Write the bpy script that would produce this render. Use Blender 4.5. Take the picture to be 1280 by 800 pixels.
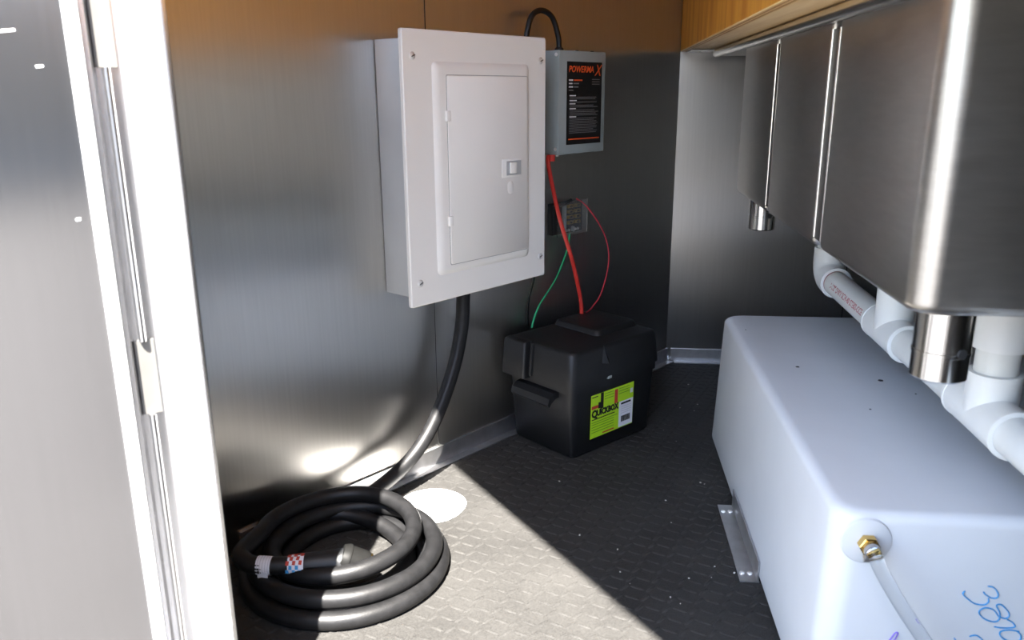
import bpy, bmesh, math, random
from mathutils import Vector, Matrix
random.seed(7)
for o in list(bpy.data.objects): bpy.data.objects.remove(o, do_unlink=True)
scene = bpy.context.scene
C = scene.collection

# ------------------------------------------------------------------ camera
CAM_F = Vector((-0.0978, 0.9579, -0.2701)).normalized()
CAM_R = Vector((0.9950, 0.1001, -0.0054)).normalized()
CAM_U = CAM_R.cross(CAM_F).normalized()
CAM_R = CAM_F.cross(CAM_U).normalized()
cam = bpy.data.cameras.new('camera')
cam.sensor_width = 36.0; cam.lens = 1009.0 / 1280.0 * 36.0; cam.clip_start = 0.02
cam_o = bpy.data.objects.new('camera', cam); C.objects.link(cam_o)
cam_o.matrix_world = Matrix(((CAM_R.x, CAM_U.x, -CAM_F.x, 0), (CAM_R.y, CAM_U.y, -CAM_F.y, 0),
                             (CAM_R.z, CAM_U.z, -CAM_F.z, 0.75), (0, 0, 0, 1)))
scene.camera = cam_o
cam.dof.use_dof = True; cam.dof.focus_distance = 1.7; cam.dof.aperture_fstop = 8.0

# ------------------------------------------------------------------ sky, sun, exposure
SUN_EL = math.radians(59.0); SUN_AZ = Vector((0.067, 0.9978, 0))
world = bpy.data.worlds.new('sky'); scene.world = world; world.use_nodes = True
wn = world.node_tree.nodes; wl = world.node_tree.links; wn.clear()
sky = wn.new('ShaderNodeTexSky'); sky.sky_type = 'NISHITA'; sky.sun_disc = False
sky.sun_elevation = SUN_EL; sky.sun_rotation = math.radians(183.8); sky.air_density = 1.0; sky.dust_density = 1.0; sky.ozone_density = 1.2
bg = wn.new('ShaderNodeBackground'); bg.inputs['Strength'].default_value = 0.40
wo = wn.new('ShaderNodeOutputWorld'); wl.new(sky.outputs[0], bg.inputs[0]); wl.new(bg.outputs[0], wo.inputs[0])
sun = bpy.data.lights.new('sun', 'SUN'); sun.energy = 23.0; sun.angle = math.radians(0.53); sun.color = (1.0, 0.95, 0.88)
sun_o = bpy.data.objects.new('sun', sun); C.objects.link(sun_o)
sd = Vector((SUN_AZ.x * math.cos(SUN_EL), SUN_AZ.y * math.cos(SUN_EL), -math.sin(SUN_EL)))
sun_o.rotation_euler = sd.to_track_quat('-Z', 'Y').to_euler(); sun_o.location = (-1, -6, 9)
vs = scene.view_settings
vs.view_transform = 'Standard'; vs.look = 'None'; vs.gamma = 1.0; vs.use_curve_mapping = False
vs.exposure = 1.5

# ------------------------------------------------------------------ materials
MATS = {}
def srgb(r, g, b):
    f = lambda c: (c / 12.92 if c <= 0.04045 else ((c + 0.055) / 1.055) ** 2.4)
    return (f(r / 255), f(g / 255), f(b / 255), 1)
def mat(name, col, rough=0.5, metal=0.0, var=0.06, scale=30, bump=0.0, bump_scale=200, stretch=(1, 1, 1), aniso=0.0,
        rvar=0.0, trans=0.0, ior=1.45, coat=0.0, sss=0.0, spec=0.5):
    """procedural material: base colour with a slight noise variation, optional noise bump"""
    m = bpy.data.materials.new(name); m.use_nodes = True
    N = m.node_tree.nodes; L = m.node_tree.links
    b = N['Principled BSDF']
    b.inputs['Roughness'].default_value = rough; b.inputs['Metallic'].default_value = metal
    b.inputs['IOR'].default_value = ior; b.inputs['Transmission Weight'].default_value = trans
    b.inputs['Coat Weight'].default_value = coat; b.inputs['Specular IOR Level'].default_value = spec
    tc = N.new('ShaderNodeTexCoord'); mp = N.new('ShaderNodeMapping'); mp.inputs['Scale'].default_value = stretch
    L.new(tc.outputs['Object'], mp.inputs[0])
    nz = N.new('ShaderNodeTexNoise'); nz.inputs['Scale'].default_value = scale; nz.inputs['Detail'].default_value = 4
    L.new(mp.outputs[0], nz.inputs[0])
    rp = N.new('ShaderNodeValToRGB')
    c = Vector(col[:3])
    rp.color_ramp.elements[0].color = (*(c * (1 - var)), 1); rp.color_ramp.elements[0].position = 0.3
    rp.color_ramp.elements[1].color = (*(c * (1 + var)), 1); rp.color_ramp.elements[1].position = 0.7
    L.new(nz.outputs[0], rp.inputs[0]); L.new(rp.outputs[0], b.inputs['Base Color'])
    if rvar:
        mr = N.new('ShaderNodeMapRange'); mr.inputs['To Min'].default_value = rough - rvar; mr.inputs['To Max'].default_value = rough + rvar
        L.new(nz.outputs[0], mr.inputs[0]); L.new(mr.outputs[0], b.inputs['Roughness'])
    if bump:
        n2 = N.new('ShaderNodeTexNoise'); n2.inputs['Scale'].default_value = bump_scale; n2.inputs['Detail'].default_value = 3
        L.new(mp.outputs[0], n2.inputs[0])
        bp = N.new('ShaderNodeBump'); bp.inputs['Strength'].default_value = bump; bp.inputs['Distance'].default_value = 0.002
        L.new(n2.outputs[0], bp.inputs['Height']); L.new(bp.outputs[0], b.inputs['Normal'])
    if aniso:
        b.inputs['Anisotropic'].default_value = aniso
        tg = N.new('ShaderNodeTangent'); tg.direction_type = 'UV_MAP'; tg.uv_map = 'UVMap'
        L.new(tg.outputs[0], b.inputs['Tangent'])
    if sss:
        b.inputs['Subsurface Weight'].default_value = sss; b.inputs['Subsurface Radius'].default_value = (0.02, 0.02, 0.022)
        b.inputs['Subsurface Scale'].default_value = 1.0
    MATS[name] = m
    return m
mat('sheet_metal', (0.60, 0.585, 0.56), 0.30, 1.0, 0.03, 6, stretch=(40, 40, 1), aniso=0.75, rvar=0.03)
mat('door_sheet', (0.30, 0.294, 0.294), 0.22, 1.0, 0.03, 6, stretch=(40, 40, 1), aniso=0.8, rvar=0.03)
mat('sink_steel', (0.58, 0.56, 0.53), 0.33, 1.0, 0.05, 25, stretch=(1, 1, 6), rvar=0.04)
mat('slot_shade_steel', (0.22, 0.21, 0.20), 0.45, 1.0)  # darker steel, shade of the bowl slots put into its colour
mat('sink_bright', (0.72, 0.71, 0.69), 0.22, 1.0, 0.04, 20)
mat('socket_steel', (0.70, 0.69, 0.67), 0.18, 1.0, 0.04, 20)
mat('angle_metal', (0.62, 0.62, 0.63), 0.42, 1.0, 0.10, 40, bump=0.1)
mat('frame_white', (0.60, 0.60, 0.61), 0.35, 0.0, 0.02, 20)
mat('frame_metal', (0.62, 0.62, 0.63), 0.25, 1.0, 0.04, 30)
mat('dark_gap', (0.03, 0.03, 0.03), 0.7)
mat('hinge_grey', (0.10, 0.098, 0.092), 0.6, 0.0); mat('gap_grey', (0.40, 0.39, 0.37), 0.5)
mat('panel_white', (0.88, 0.858, 0.805), 0.38, 0.0, 0.01, 10, coat=0.1)
mat('enclosure_grey', (0.55, 0.56, 0.56), 0.42, 0.35, 0.03, 15)
mat('screw_metal', (0.80, 0.79, 0.76), 0.4, 0.5)
mat('charger_grey', (0.33, 0.37, 0.36), 0.45, 0.1, 0.03, 30)
mat('label_black', (0.012, 0.011, 0.011), 0.4)
mat('print_orange', (0.75, 0.10, 0.02), 0.5)
mat('print_grey', (0.16, 0.16, 0.16), 0.5)
mat('print_white', (0.65, 0.65, 0.65), 0.5)
mat('print_black', (0.01, 0.012, 0.01), 0.5)
mat('print_red', (0.45, 0.05, 0.03), 0.5)
mat('label_lime', (0.42, 0.68, 0.02), 0.45)
mat('label_white', (0.72, 0.72, 0.76), 0.5)
mat('lime_line', (0.16, 0.36, 0.02), 0.5)
mat('black_plastic', (0.009, 0.0095, 0.0105), 0.45, 0.0, 0.10, 80, bump=0.15, bump_scale=900)
mat('black_rubber', (0.0085, 0.0085, 0.009), 0.45, 0.0, 0.3, 60, bump=0.10, bump_scale=300, spec=0.35)
mat('black_cord', (0.007, 0.007, 0.008), 0.4); mat('plug_plastic', (0.0075, 0.0075, 0.0072), 0.5, 0.0, 0.2, 60, spec=0.12)
mat('red_rubber', (0.62, 0.035, 0.025), 0.35)
mat('thin_red', (0.55, 0.04, 0.06), 0.35)
mat('green_rubber', (0.03, 0.38, 0.16), 0.35)
mat('clear_plastic', (0.9, 0.92, 0.92), 0.08, 0, 0.01, trans=0.95, ior=1.3)
mat('fuse_amber', (0.38, 0.25, 0.06), 0.4)
mat('brass', (0.62, 0.42, 0.14), 0.25, 1.0)
mat('tank_poly', (0.67, 0.68, 0.695), 0.42, 0.0, 0.02, 12, sss=0.12)
mat('hose_clear', (0.86, 0.88, 0.90), 0.10, 0, 0.01, trans=1.0, ior=1.36)
mat('marker_blue', (0.05, 0.30, 0.62), 0.6, 0, 0.2, 300)
mat('marker_purple', (0.22, 0.14, 0.60), 0.6, 0, 0.2, 300)
mat('pvc_white', (0.80, 0.80, 0.78), 0.35, 0.0, 0.02, 20)
mat('pvc_pipe', (0.74, 0.74, 0.71), 0.35, 0.0, 0.03, 20)
mat('primer_red', (0.45, 0.08, 0.10), 0.5)
mat('sticker_white', (0.90, 0.90, 0.90), 0.5, 0, 0.01)
mat('sticker_grey', (0.55, 0.55, 0.58), 0.5)
mat('crumb_pale', (0.62, 0.60, 0.55), 0.7)
mat('paint_white', (0.75, 0.75, 0.76), 0.45)
mat('dusty_print', (0.35, 0.35, 0.35), 0.6)
mat('kitchen_wall', (0.22, 0.21, 0.20), 0.4, 0.6)

mat('shed_brown', (0.45, 0.35, 0.27), 0.8, 0, 0.15, 4, stretch=(1, 1, 12)); mat('shed_grey', (0.34, 0.33, 0.33), 0.8, 0, 0.1, 5)
def wood(name, c0, c1, stretch, scale=5):
    m = bpy.data.materials.new(name); m.use_nodes = True
    N = m.node_tree.nodes; L = m.node_tree.links; b = N['Principled BSDF']; b.inputs['Roughness'].default_value = 0.5
    tc = N.new('ShaderNodeTexCoord'); mp = N.new('ShaderNodeMapping'); mp.inputs['Scale'].default_value = stretch
    L.new(tc.outputs['Object'], mp.inputs[0])
    nz = N.new('ShaderNodeTexNoise'); nz.inputs['Scale'].default_value = scale; nz.inputs['Detail'].default_value = 6; nz.inputs['Distortion'].default_value = 0.6
    L.new(mp.outputs[0], nz.inputs[0])
    rp = N.new('ShaderNodeValToRGB'); e = rp.color_ramp.elements
    e[0].color = (*c0, 1); e[0].position = 0.32; e[1].color = (*c1, 1); e[1].position = 0.68
    L.new(nz.outputs[0], rp.inputs[0]); L.new(rp.outputs[0], b.inputs['Base Color'])
    bp = N.new('ShaderNodeBump'); bp.inputs['Strength'].default_value = 0.15; bp.inputs['Distance'].default_value = 0.001
    L.new(nz.outputs[0], bp.inputs['Height']); L.new(bp.outputs[0], b.inputs['Normal'])
    MATS[name] = m
wood('ply_face', (0.50, 0.17, 0.012), (0.72, 0.32, 0.038), (8, 8, 1.2), 3)
wood('ply_dark', (0.36, 0.16, 0.04), (0.50, 0.26, 0.08), (1, 0.3, 1), 40)
wood('ply_light', (0.72, 0.46, 0.17), (0.86, 0.62, 0.30), (1, 0.3, 1), 40)
wood('board_wood', (0.74, 0.50, 0.24), (0.88, 0.66, 0.38), (20, 1.5, 20), 3)

def floor_mat():
    m = bpy.data.materials.new('floor_rubber'); m.use_nodes = True
    N = m.node_tree.nodes; L = m.node_tree.links; b = N['Principled BSDF']
    tc = N.new('ShaderNodeTexCoord')
    n1 = N.new('ShaderNodeTexNoise'); n1.inputs['Scale'].default_value = 9; n1.inputs['Detail'].default_value = 6; L.new(tc.outputs['Object'], n1.inputs[0])
    n2 = N.new('ShaderNodeTexNoise'); n2.inputs['Scale'].default_value = 420; n2.inputs['Detail'].default_value = 5; n2.inputs['Roughness'].default_value = 0.75; L.new(tc.outputs['Object'], n2.inputs[0])
    mx = N.new('ShaderNodeMix'); mx.data_type = 'FLOAT'; mx.inputs[0].default_value = 0.68
    L.new(n1.outputs[0], mx.inputs[2]); L.new(n2.outputs[0], mx.inputs[3])
    rp = N.new('ShaderNodeValToRGB'); e = rp.color_ramp.elements
    e[0].color = (0.020, 0.0194, 0.0187, 1); e[0].position = 0.35; e[1].color = (0.050, 0.0485, 0.046, 1); e[1].position = 0.65
    L.new(mx.outputs[0], rp.inputs[0]); L.new(rp.outputs[0], b.inputs['Base Color'])
    b.inputs['Roughness'].default_value = 0.55; b.inputs['Specular IOR Level'].default_value = 0.12
    bp = N.new('ShaderNodeBump'); bp.inputs['Strength'].default_value = 0.6; bp.inputs['Distance'].default_value = 0.001
    L.new(n2.outputs[0], bp.inputs['Height']); L.new(bp.outputs[0], b.inputs['Normal'])
    MATS['floor_rubber'] = m
floor_mat()

# ------------------------------------------------------------------ helpers
def V(*a): return Vector(a)
X, Y, Z = V(1, 0, 0), V(0, 1, 0), V(0, 0, 1)
class MB:
    """collects world-space geometry for ONE mesh"""
    def __init__(s): s.v = []; s.f = []; s.sm = []; s.uv = None
    def add(s, vs, fs, smooth=False):
        k = len(s.v); s.v += [Vector(p) for p in vs]
        for f in fs: s.f.append([i + k for i in f]); s.sm.append(smooth)
        return s
    def box(s, c, hx, hy, hz, ax=X, ay=Y, az=Z, bev=0.0, seg=2, smooth=None):
        c = Vector(c)
        bm = bmesh.new()
        vs = [bm.verts.new((sx * hx, sy * hy, sz * hz)) for sz in (-1, 1) for sy in (-1, 1) for sx in (-1, 1)]
        for q in ((0, 2, 3, 1), (4, 5, 7, 6), (0, 1, 5, 4), (2, 6, 7, 3), (0, 4, 6, 2), (1, 3, 7, 5)): bm.faces.new([vs[i] for i in q])
        if bev: bmesh.ops.bevel(bm, geom=bm.edges[:], offset=bev, segments=seg, profile=0.5, affect='EDGES')
        bm.normal_update(); bm.verts.index_update()
        s.add([c + ax * v.co.x + ay * v.co.y + az * v.co.z for v in bm.verts], [[v.index for v in f.verts] for f in bm.faces],
              bool(bev) if smooth is None else smooth)
        bm.free(); return s
    def loft(s, o, ax, ay, az, rings, cap0=True, cap1=True, n=4, smooth=True):
        """rings: (cx, cy, half w, half h, corner radius, height)"""
        o = Vector(o); vs = []; cnt = 4 * (n + 1)
        for (cx, cy, hw, hh, rad, h) in rings:
            for qi, (qx, qy, a0) in enumerate(((1, 1, 0), (-1, 1, 90), (-1, -1, 180), (1, -1, 270))):
                r = rad[qi] if isinstance(rad, tuple) else rad
                for k in range(n + 1):
                    a = math.radians(a0 + 90 * k / n)
                    x = cx + qx * (hw - r) + r * math.cos(a); y = cy + qy * (hh - r) + r * math.sin(a)
                    vs.append(o + ax * x + ay * y + az * h)
        fs = []
        for i in range(len(rings) - 1):
            for k in range(cnt):
                a = i * cnt + k; b = i * cnt + (k + 1) % cnt
                fs.append([a, b, b + cnt, a + cnt])
        s.add(vs, fs, smooth); k0 = len(s.v) - len(vs)
        if cap0: s.f.append([k0 + i for i in range(cnt - 1, -1, -1)]); s.sm.append(False)
        if cap1: s.f.append([k0 + (len(rings) - 1) * cnt + i for i in range(cnt)]); s.sm.append(False)
        return s
    def tube(s, pts, r, seg=10, res=8, smoothpath=True, closed=False):
        pts = [Vector(p) for p in pts]
        if smoothpath and len(pts) > 2:
            q = []
            for i in range(len(pts) - 1):
                p0 = pts[max(i - 1, 0)]; p1 = pts[i]; p2 = pts[i + 1]; p3 = pts[min(i + 2, len(pts) - 1)]
                for k in range(res):
                    t = k / res
                    q.append(0.5 * ((2 * p1) + (p2 - p0) * t + (2 * p0 - 5 * p1 + 4 * p2 - p3) * t * t + (3 * p1 - p0 - 3 * p2 + p3) * t ** 3))
            q.append(pts[-1]); pts = q
        rr = r if callable(r) else (lambda t: r)
        T = (pts[1] - pts[0]).normalized()
        N = T.cross(Z if abs(T.z) < 0.9 else X).normalized()
        vs = []; m = len(pts)
        for i, p in enumerate(pts):
            t2 = (pts[min(i + 1, m - 1)] - pts[max(i - 1, 0)]).normalized()
            N = (N - t2 * N.dot(t2)).normalized(); B = t2.cross(N)
            R = rr(i / (m - 1))
            for k in range(seg):
                a = 2 * math.pi * k / seg; vs.append(p + (N * math.cos(a) + B * math.sin(a)) * R)
        fs = [[i * seg + k, i * seg + (k + 1) % seg, (i + 1) * seg + (k + 1) % seg, (i + 1) * seg + k] for i in range(m - 1) for k in range(seg)]
        k0 = len(s.v); s.add(vs, fs, True)
        s.f.append([k0 + k for k in range(seg - 1, -1, -1)]); s.sm.append(False)
        s.f.append([k0 + (m - 1) * seg + k for k in range(seg)]); s.sm.append(False)
        return s
    def lathe(s, o, ax, prof, seg=24, cap=True, sharp=False):
        """prof: (distance along axis, radius)"""
        o = Vector(o); ax = Vector(ax).normalized()
        N = ax.cross(Z if abs(ax.z) < 0.9 else X).normalized(); B = ax.cross(N)
        vs = []
        for (h, r) in prof:
            for k in range(seg):
                a = 2 * math.pi * k / seg; vs.append(o + ax * h + (N * math.cos(a) + B * math.sin(a)) * r)
        fs = [[i * seg + k, i * seg + (k + 1) % seg, (i + 1) * seg + (k + 1) % seg, (i + 1) * seg + k] for i in range(len(prof) - 1) for k in range(seg)]
        k0 = len(s.v); s.add(vs, fs, not sharp)
        if cap:
            s.f.append([k0 + k for k in range(seg - 1, -1, -1)]); s.sm.append(False)
            s.f.append([k0 + (len(prof) - 1) * seg + k for k in range(seg)]); s.sm.append(False)
        return s
    def prism(s, poly, o, ax, ay, az, h0, h1):
        o = Vector(o); n = len(poly)
        vs = [o + ax * x + ay * y + az * h for h in (h0, h1) for x, y in poly]
        fs = [[i, (i + 1) % n, (i + 1) % n + n, i + n] for i in range(n)]
        fs += [list(range(n - 1, -1, -1)), list(range(n, 2 * n))]
        return s.add(vs, fs, False)
    def grid(s, o, ax, ay, w, h, nx, ny, off=None, nrm=None):
        o = Vector(o); vs = []; uv = []
        for j in range(ny + 1):
            for i in range(nx + 1):
                a = w * i / nx; b = h * j / ny; p = o + ax * a + ay * b
                if off: p = p + nrm * off(a, b)
                vs.append(p)
        fs = [[j * (nx + 1) + i, j * (nx + 1) + i + 1, (j + 1) * (nx + 1) + i + 1, (j + 1) * (nx + 1) + i] for j in range(ny) for i in range(nx)]
        return s.add(vs, fs, True)
    def build(s, name, m, parent=None, uvdir=None, sharp=0.6):
        """link as one mesh object; origin at the base centre, or relative to the parent"""
        lo = Vector([min(v[i] for v in s.v) for i in range(3)]); hi = Vector([max(v[i] for v in s.v) for i in range(3)])
        org = Vector(((lo.x + hi.x) / 2, (lo.y + hi.y) / 2, lo.z))
        me = bpy.data.meshes.new(name); me.from_pydata([v - org for v in s.v], [], s.f); me.update()
        bm = bmesh.new(); bm.from_mesh(me); bmesh.ops.recalc_face_normals(bm, faces=bm.faces[:]) if not s.uv == 'keep' else None
        bm.to_mesh(me); bm.free()
        for p, q in zip(me.polygons, s.sm): p.use_smooth = q
        if any(s.sm):
            try: me.set_sharp_from_angle(angle=sharp)
            except Exception: pass
        if uvdir is not None:
            ul = me.uv_layers.new(name='UVMap')
            for lp in me.loops:
                c = me.vertices[lp.vertex_index].co
                ul.data[lp.index].uv = (c.dot(uvdir), c.z)
        me.materials.append(MATS[m])
        o = bpy.data.objects.new(name, me); C.objects.link(o)
        if parent is not None:
            o.parent = parent; o.location = org - WLOC[parent]
        else: o.location = org
        WLOC[o] = org
        return o
WLOC = {}
def tag(o, label=None, cat=None, group=None, kind=None):
    if label: o['label'] = label
    if cat: o['category'] = cat
    if group: o['group'] = group
    if kind: o['kind'] = kind
    return o
def thing(name, loc, label, cat, group=None, kind=None):
    o = bpy.data.objects.new(name, None); C.objects.link(o); o.location = Vector(loc); o.empty_display_size = 0.05
    WLOC[o] = Vector(loc)
    return tag(o, label, cat, group, kind)
def text(name, string, size, org, xd, yd, m, parent, align='LEFT', bold=0.0, sx=1.0, shear=0.0, bend=None):
    cu = bpy.data.curves.new(name, 'FONT'); cu.body = string; cu.size = size; cu.align_x = align; cu.extrude = 0.00015; cu.offset = bold; cu.shear = shear
    cu.resolution_u = 2
    t = bpy.data.objects.new('tmp', cu); C.objects.link(t); bpy.context.view_layer.update()
    me = bpy.data.meshes.new_from_object(t.evaluated_get(bpy.context.evaluated_depsgraph_get()))
    b = MB(); zd = Vector(xd).cross(Vector(yd)).normalized()
    pts = []
    for v in me.vertices:
        a, c, h = v.co.x * sx, v.co.y, v.co.z
        pts.append(bend(a, c, h) if bend else Vector(org) + Vector(xd) * a + Vector(yd) * c + zd * h)
    b.add(pts, [list(p.vertices) for p in me.polygons])
    bpy.data.objects.remove(t, do_unlink=True); bpy.data.curves.remove(cu); bpy.data.meshes.remove(me)
    return b.build(name, m, parent)

# ------------------------------------------------------------------ plan of the trailer nose
A0 = V(-0.2984, 1.5593, 0)              # a point at the foot of the slanted far nose wall
AU = V(0.5911, 0.8066, 0)               # along that wall, towards the corner
AN = V(0.8066, -0.5911, 0)              # out of that wall, into the room
def W(s, d, z): return A0 + AU * s + AN * d + Z * z
CORNER = V(0.2176, 2.2632, 0); TIP = V(-0.644, 1.085, 0); S_TIP = -0.587; S_COR = 0.8728
DT = V(0.5911, -0.8066, 0)              # along the near nose wall (with the doorway), away from the tip
DN = V(0.8066, 0.5911, 0)               # out of it, into the room
J = V(-0.400, 0.752, 0)                 # inner arris of the hinge-side jamb
THICK = 0.066; DOOR_W = 0.94; HEAD = 1.60; CEIL = 1.95; YB = 2.2632; YN = -0.093; XR = 2.3

# ------------------------------------------------------------------ setting: ground, floor, ceiling, walls
g = MB().grid(V(-30, -30, -0.55), X, Y, 60, 60, 4, 4).build('ground', 'paint_white')  # unseen yard, surface invented to give the door leaf its grey reflection
gm = mat('yard_grey', (0.060, 0.0585, 0.058), 0.8, 0, 0.2, 3, bump=0.3, bump_scale=60); g.data.materials[0] = gm
tag(g, 'unseen dark grey yard added for the door to reflect', 'ground', kind='structure')

sh = thing('reflection_shed_1', V(2.5, -11.5, -0.55), 'unseen brown shed added for the door to reflect', 'building', kind='structure')  # invented block out of view, gives the door its brown reflected band
MB().box(V(2.5, -13.0, 1.25), 9.5, 1.5, 1.8).build('walls', 'shed_brown', sh)
MB().box(V(2.5, -11.46, -0.30), 9.5, 0.04, 0.25).build('plinth', 'shed_grey', sh)
MB().prism([(-1.8, 0.0), (1.8, 0.0), (0.0, 0.7)], V(-7.2, -13.0, 3.0), Y, Z, X, 0, 19.4).build('roof', 'shed_grey', sh)

TIPX = TIP + V(-0.08, 0, 0)
poly = [(TIPX.x, TIPX.y), (CORNER.x, YB + 0.05), (XR, YB + 0.05), (XR, YN - 0.05), (0.2176, YN - 0.05)]
fl = MB().prism(poly, V(0, 0, 0), X, Y, Z, -0.08, 0.0).build('floor', 'floor_rubber'); tag(fl, 'black diamond-tread rubber floor', 'floor', kind='structure')
ce = MB().prism(poly, V(0, 0, 0), X, Y, Z, CEIL, CEIL + 0.06).build('ceiling', 'paint_white'); tag(ce, 'white trailer ceiling', 'ceiling', kind='structure')

# raised tread bars of the rubber floor, one joined relief
tb = MB(); sp = 0.0255; L_, Wd, Hh = 0.0132, 0.0036, 0.0019
lug_s = [(-1, 0, 0), (-0.55, -0.8, 0), (0.55, -0.8, 0), (1, 0, 0), (0.55, 0.8, 0), (-0.55, 0.8, 0), (-0.5, 0, 1), (0.5, 0, 1)]
lug_f = [(0, 1, 6), (1, 2, 7, 6), (2, 3, 7), (3, 4, 7), (4, 5, 6, 7), (5, 0, 6)]
for i in range(-34, 40):
    for j in range(30, 90):
        x = i * sp * 0.8; y = j * sp
        if j % 2: x += sp * 0.4
        p = V(x, y, 0)
        if (p - A0).dot(AN) < 0.02 or (p - J).dot(DN) < 0.02 or x > 0.75 or y > YB - 0.03: continue
        a = math.radians(38 if (i + j // 2) % 2 else -38) + 0.25
        ca, sa = math.cos(a), math.sin(a)
        tb.add([p + V(ca * u * L_ - sa * v * Wd, sa * u * L_ + ca * v * Wd, w * Hh) for u, v, w in lug_s], lug_f, True)
tb.uv = 'keep'
o = tb.build('tread_pattern', 'floor_rubber', fl, sharp=1.2); tag(o, kind='stuff')

# far nose wall: backing and two metal sheets meeting at a seam
def wall_slab(name, p0, p1, n, z0, z1, th, m, label, uv=True):
    p0, p1 = Vector(p0), Vector(p1); u = (p1 - p0).normalized(); L = (p1 - p0).length
    c = (p0 + p1) / 2 - n * th / 2 + Z * (z0 + z1) / 2
    o = MB().box(c, L / 2, th / 2, (z1 - z0) / 2, u, n, Z).build(name, m, None, u if uv else None)
    return tag(o, label, 'wall', kind='structure')
wl_ = wall_slab('wall_left', W(S_TIP - 0.05, -0.003, 0), W(S_COR + 0.02, -0.003, 0), AN, -0.08, CEIL, 0.05, 'sheet_metal', 'slanted nose wall faced with brushed metal sheets')
def oil1(a, b):  # gentle oil-canning of the thin sheet
    return 0.0008 * math.sin(a * 3.0 + 0.6) * math.sin(b * 4.0 + 0.4)
def sheet(name, s0, s1, parent, off):
    b = MB().grid(W(s0, 0.0, 0.0), AU, Z, s1 - s0, CEIL, 30, 60, off, AN)
    o = b.build(name, 'sheet_metal', parent, AU); return o
sheet('sheet', S_TIP, -0.0262, wl_, lambda a, b: oil1(a, b))
sheet('sheet', -0.0248, S_COR, wl_, lambda a, b: 0.0004 + 0.6 * oil1(a + 2, b + 1))
# seam joint strip and a few rivets
MB().box(W(-0.0255, 0.0002, CEIL / 2), 0.0007, 0.0006, CEIL / 2, AU, AN, Z).build('seam', 'dark_gap', wl_)

wb = wall_slab('wall_back', V(CORNER.x - 0.03, YB + 0.003, 0), V(XR, YB + 0.003, 0), -Y, -0.08, CEIL, 0.05, 'sheet_metal', 'flat side wall faced with brushed metal sheets')
def oil2(a, b): return 0.0012 * math.sin(a * 5 + b * 4) + 0.0012 * math.sin(b * 9 + 1.0)
for (x0, x1) in ((CORNER.x, 0.697), (0.699, XR)):
    MB().grid(V(x0, YB, 0), X, Z, x1 - x0, CEIL, 24, 60, oil2, -Y).build('sheet', 'sheet_metal', wb, X)
MB().box(V(0.698, YB - 0.0002, CEIL / 2), 0.0008, 0.0006, CEIL / 2).build('seam', 'dark_gap', wb)

# near nose wall with the doorway
E_ = J - DN * THICK                                                     # outer arris of the hinge jamb
RJ = J + DT * DOOR_W
b = MB()
b.box((TIP + J - DT * 0.05) / 2 - DN * THICK / 2 + Z * (CEIL - 0.08) / 2, ((J - TIP).length - 0.05) / 2, THICK / 2 - 0.002, (CEIL + 0.08) / 2, DT, DN, Z)
wf = b.build('wall_front', 'sheet_metal', None, DT); tag(wf, 'near slanted nose wall holding the doorway', 'wall', kind='structure')
b = MB(); b.box((J + RJ) / 2 - DN * THICK / 2 + Z * (HEAD + CEIL) / 2, DOOR_W / 2 + 0.05, THICK / 2, (CEIL - HEAD) / 2, DT, DN, Z)
o = b.build('header', 'paint_white', wf, DT)
b = MB(); b.box(RJ + DT * 0.03 - DN * THICK / 2 + Z * CEIL / 2, 0.03, THICK / 2, CEIL / 2, DT, DN, Z)
b.build('latch_jamb', 'frame_metal', wf, DT)
b = MB(); b.box((J + RJ) / 2 - DN * THICK / 2 + V(0, 0, -0.045), DOOR_W / 2 + 0.04, THICK / 2 + 0.004, 0.043, DT, DN, Z)
b.build('sill', 'frame_metal', wf, DT)
wn_ = wall_slab('wall_near', V(0.2176, YN, 0), V(XR, YN, 0), Y, -0.08, CEIL, 0.05, 'kitchen_wall', 'near side wall of the trailer body')
wr_ = wall_slab('wall_right', V(XR, YN - 0.05, 0), V(XR, YB + 0.05, 0), -X, -0.08, CEIL, 0.05, 'kitchen_wall', 'rear wall of the trailer body')

# hinge-side door frame: stepped aluminium profile (a: back from the reveal, b: from outside to inside)
fr = thing('trim_1', E_, 'sunlit white aluminium door frame with a stepped reveal', 'door frame', kind='structure')
MB().prism([(0.0, THICK - 0.005), (0.005, THICK), (0.055, THICK), (0.055, 0.030), (0.0, 0.030)], E_, -DT, DN, Z, -0.09, CEIL).build('stop', 'frame_white', fr)
MB().prism([(0.010, 0.030), (0.055, 0.030), (0.055, 0.0), (0.0, 0.0), (0.0, 0.004), (0.010, 0.008)], E_, -DT, DN, Z, -0.09, CEIL).build('rebate', 'frame_metal', fr)
MB().box(E_ - DT * 0.004 + DN * (THICK + 0.003) + Z * (CEIL / 2), 0.006, 0.003, CEIL / 2, DT, DN, Z, 0.001).build('inner_flange', 'frame_metal', fr)
hg = MB()
for (z0, z1) in ((-0.08, 0.437), (0.515, 0.775), (0.93, CEIL - 0.02)):
    hg.tube([E_ - DT * 0.0045 + DN * 0.016 + Z * z0, E_ - DT * 0.0045 + DN * 0.016 + Z * z1], 0.0035, 10)
hg.build('hinge_barrel', 'frame_metal', fr)
for (z0, z1) in ((0.437, 0.515), (0.775, 0.93)):
    bb = MB().box(E_ - DT * 0.0085 + DN * 0.017 + Z * (z0 + z1) / 2, 0.001, 0.009, (z1 - z0) / 2, DT, DN, Z).build('hinge_slot', 'hinge_grey', fr)
    tag(bb, 'grey gap in the hinge barrel')

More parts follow.
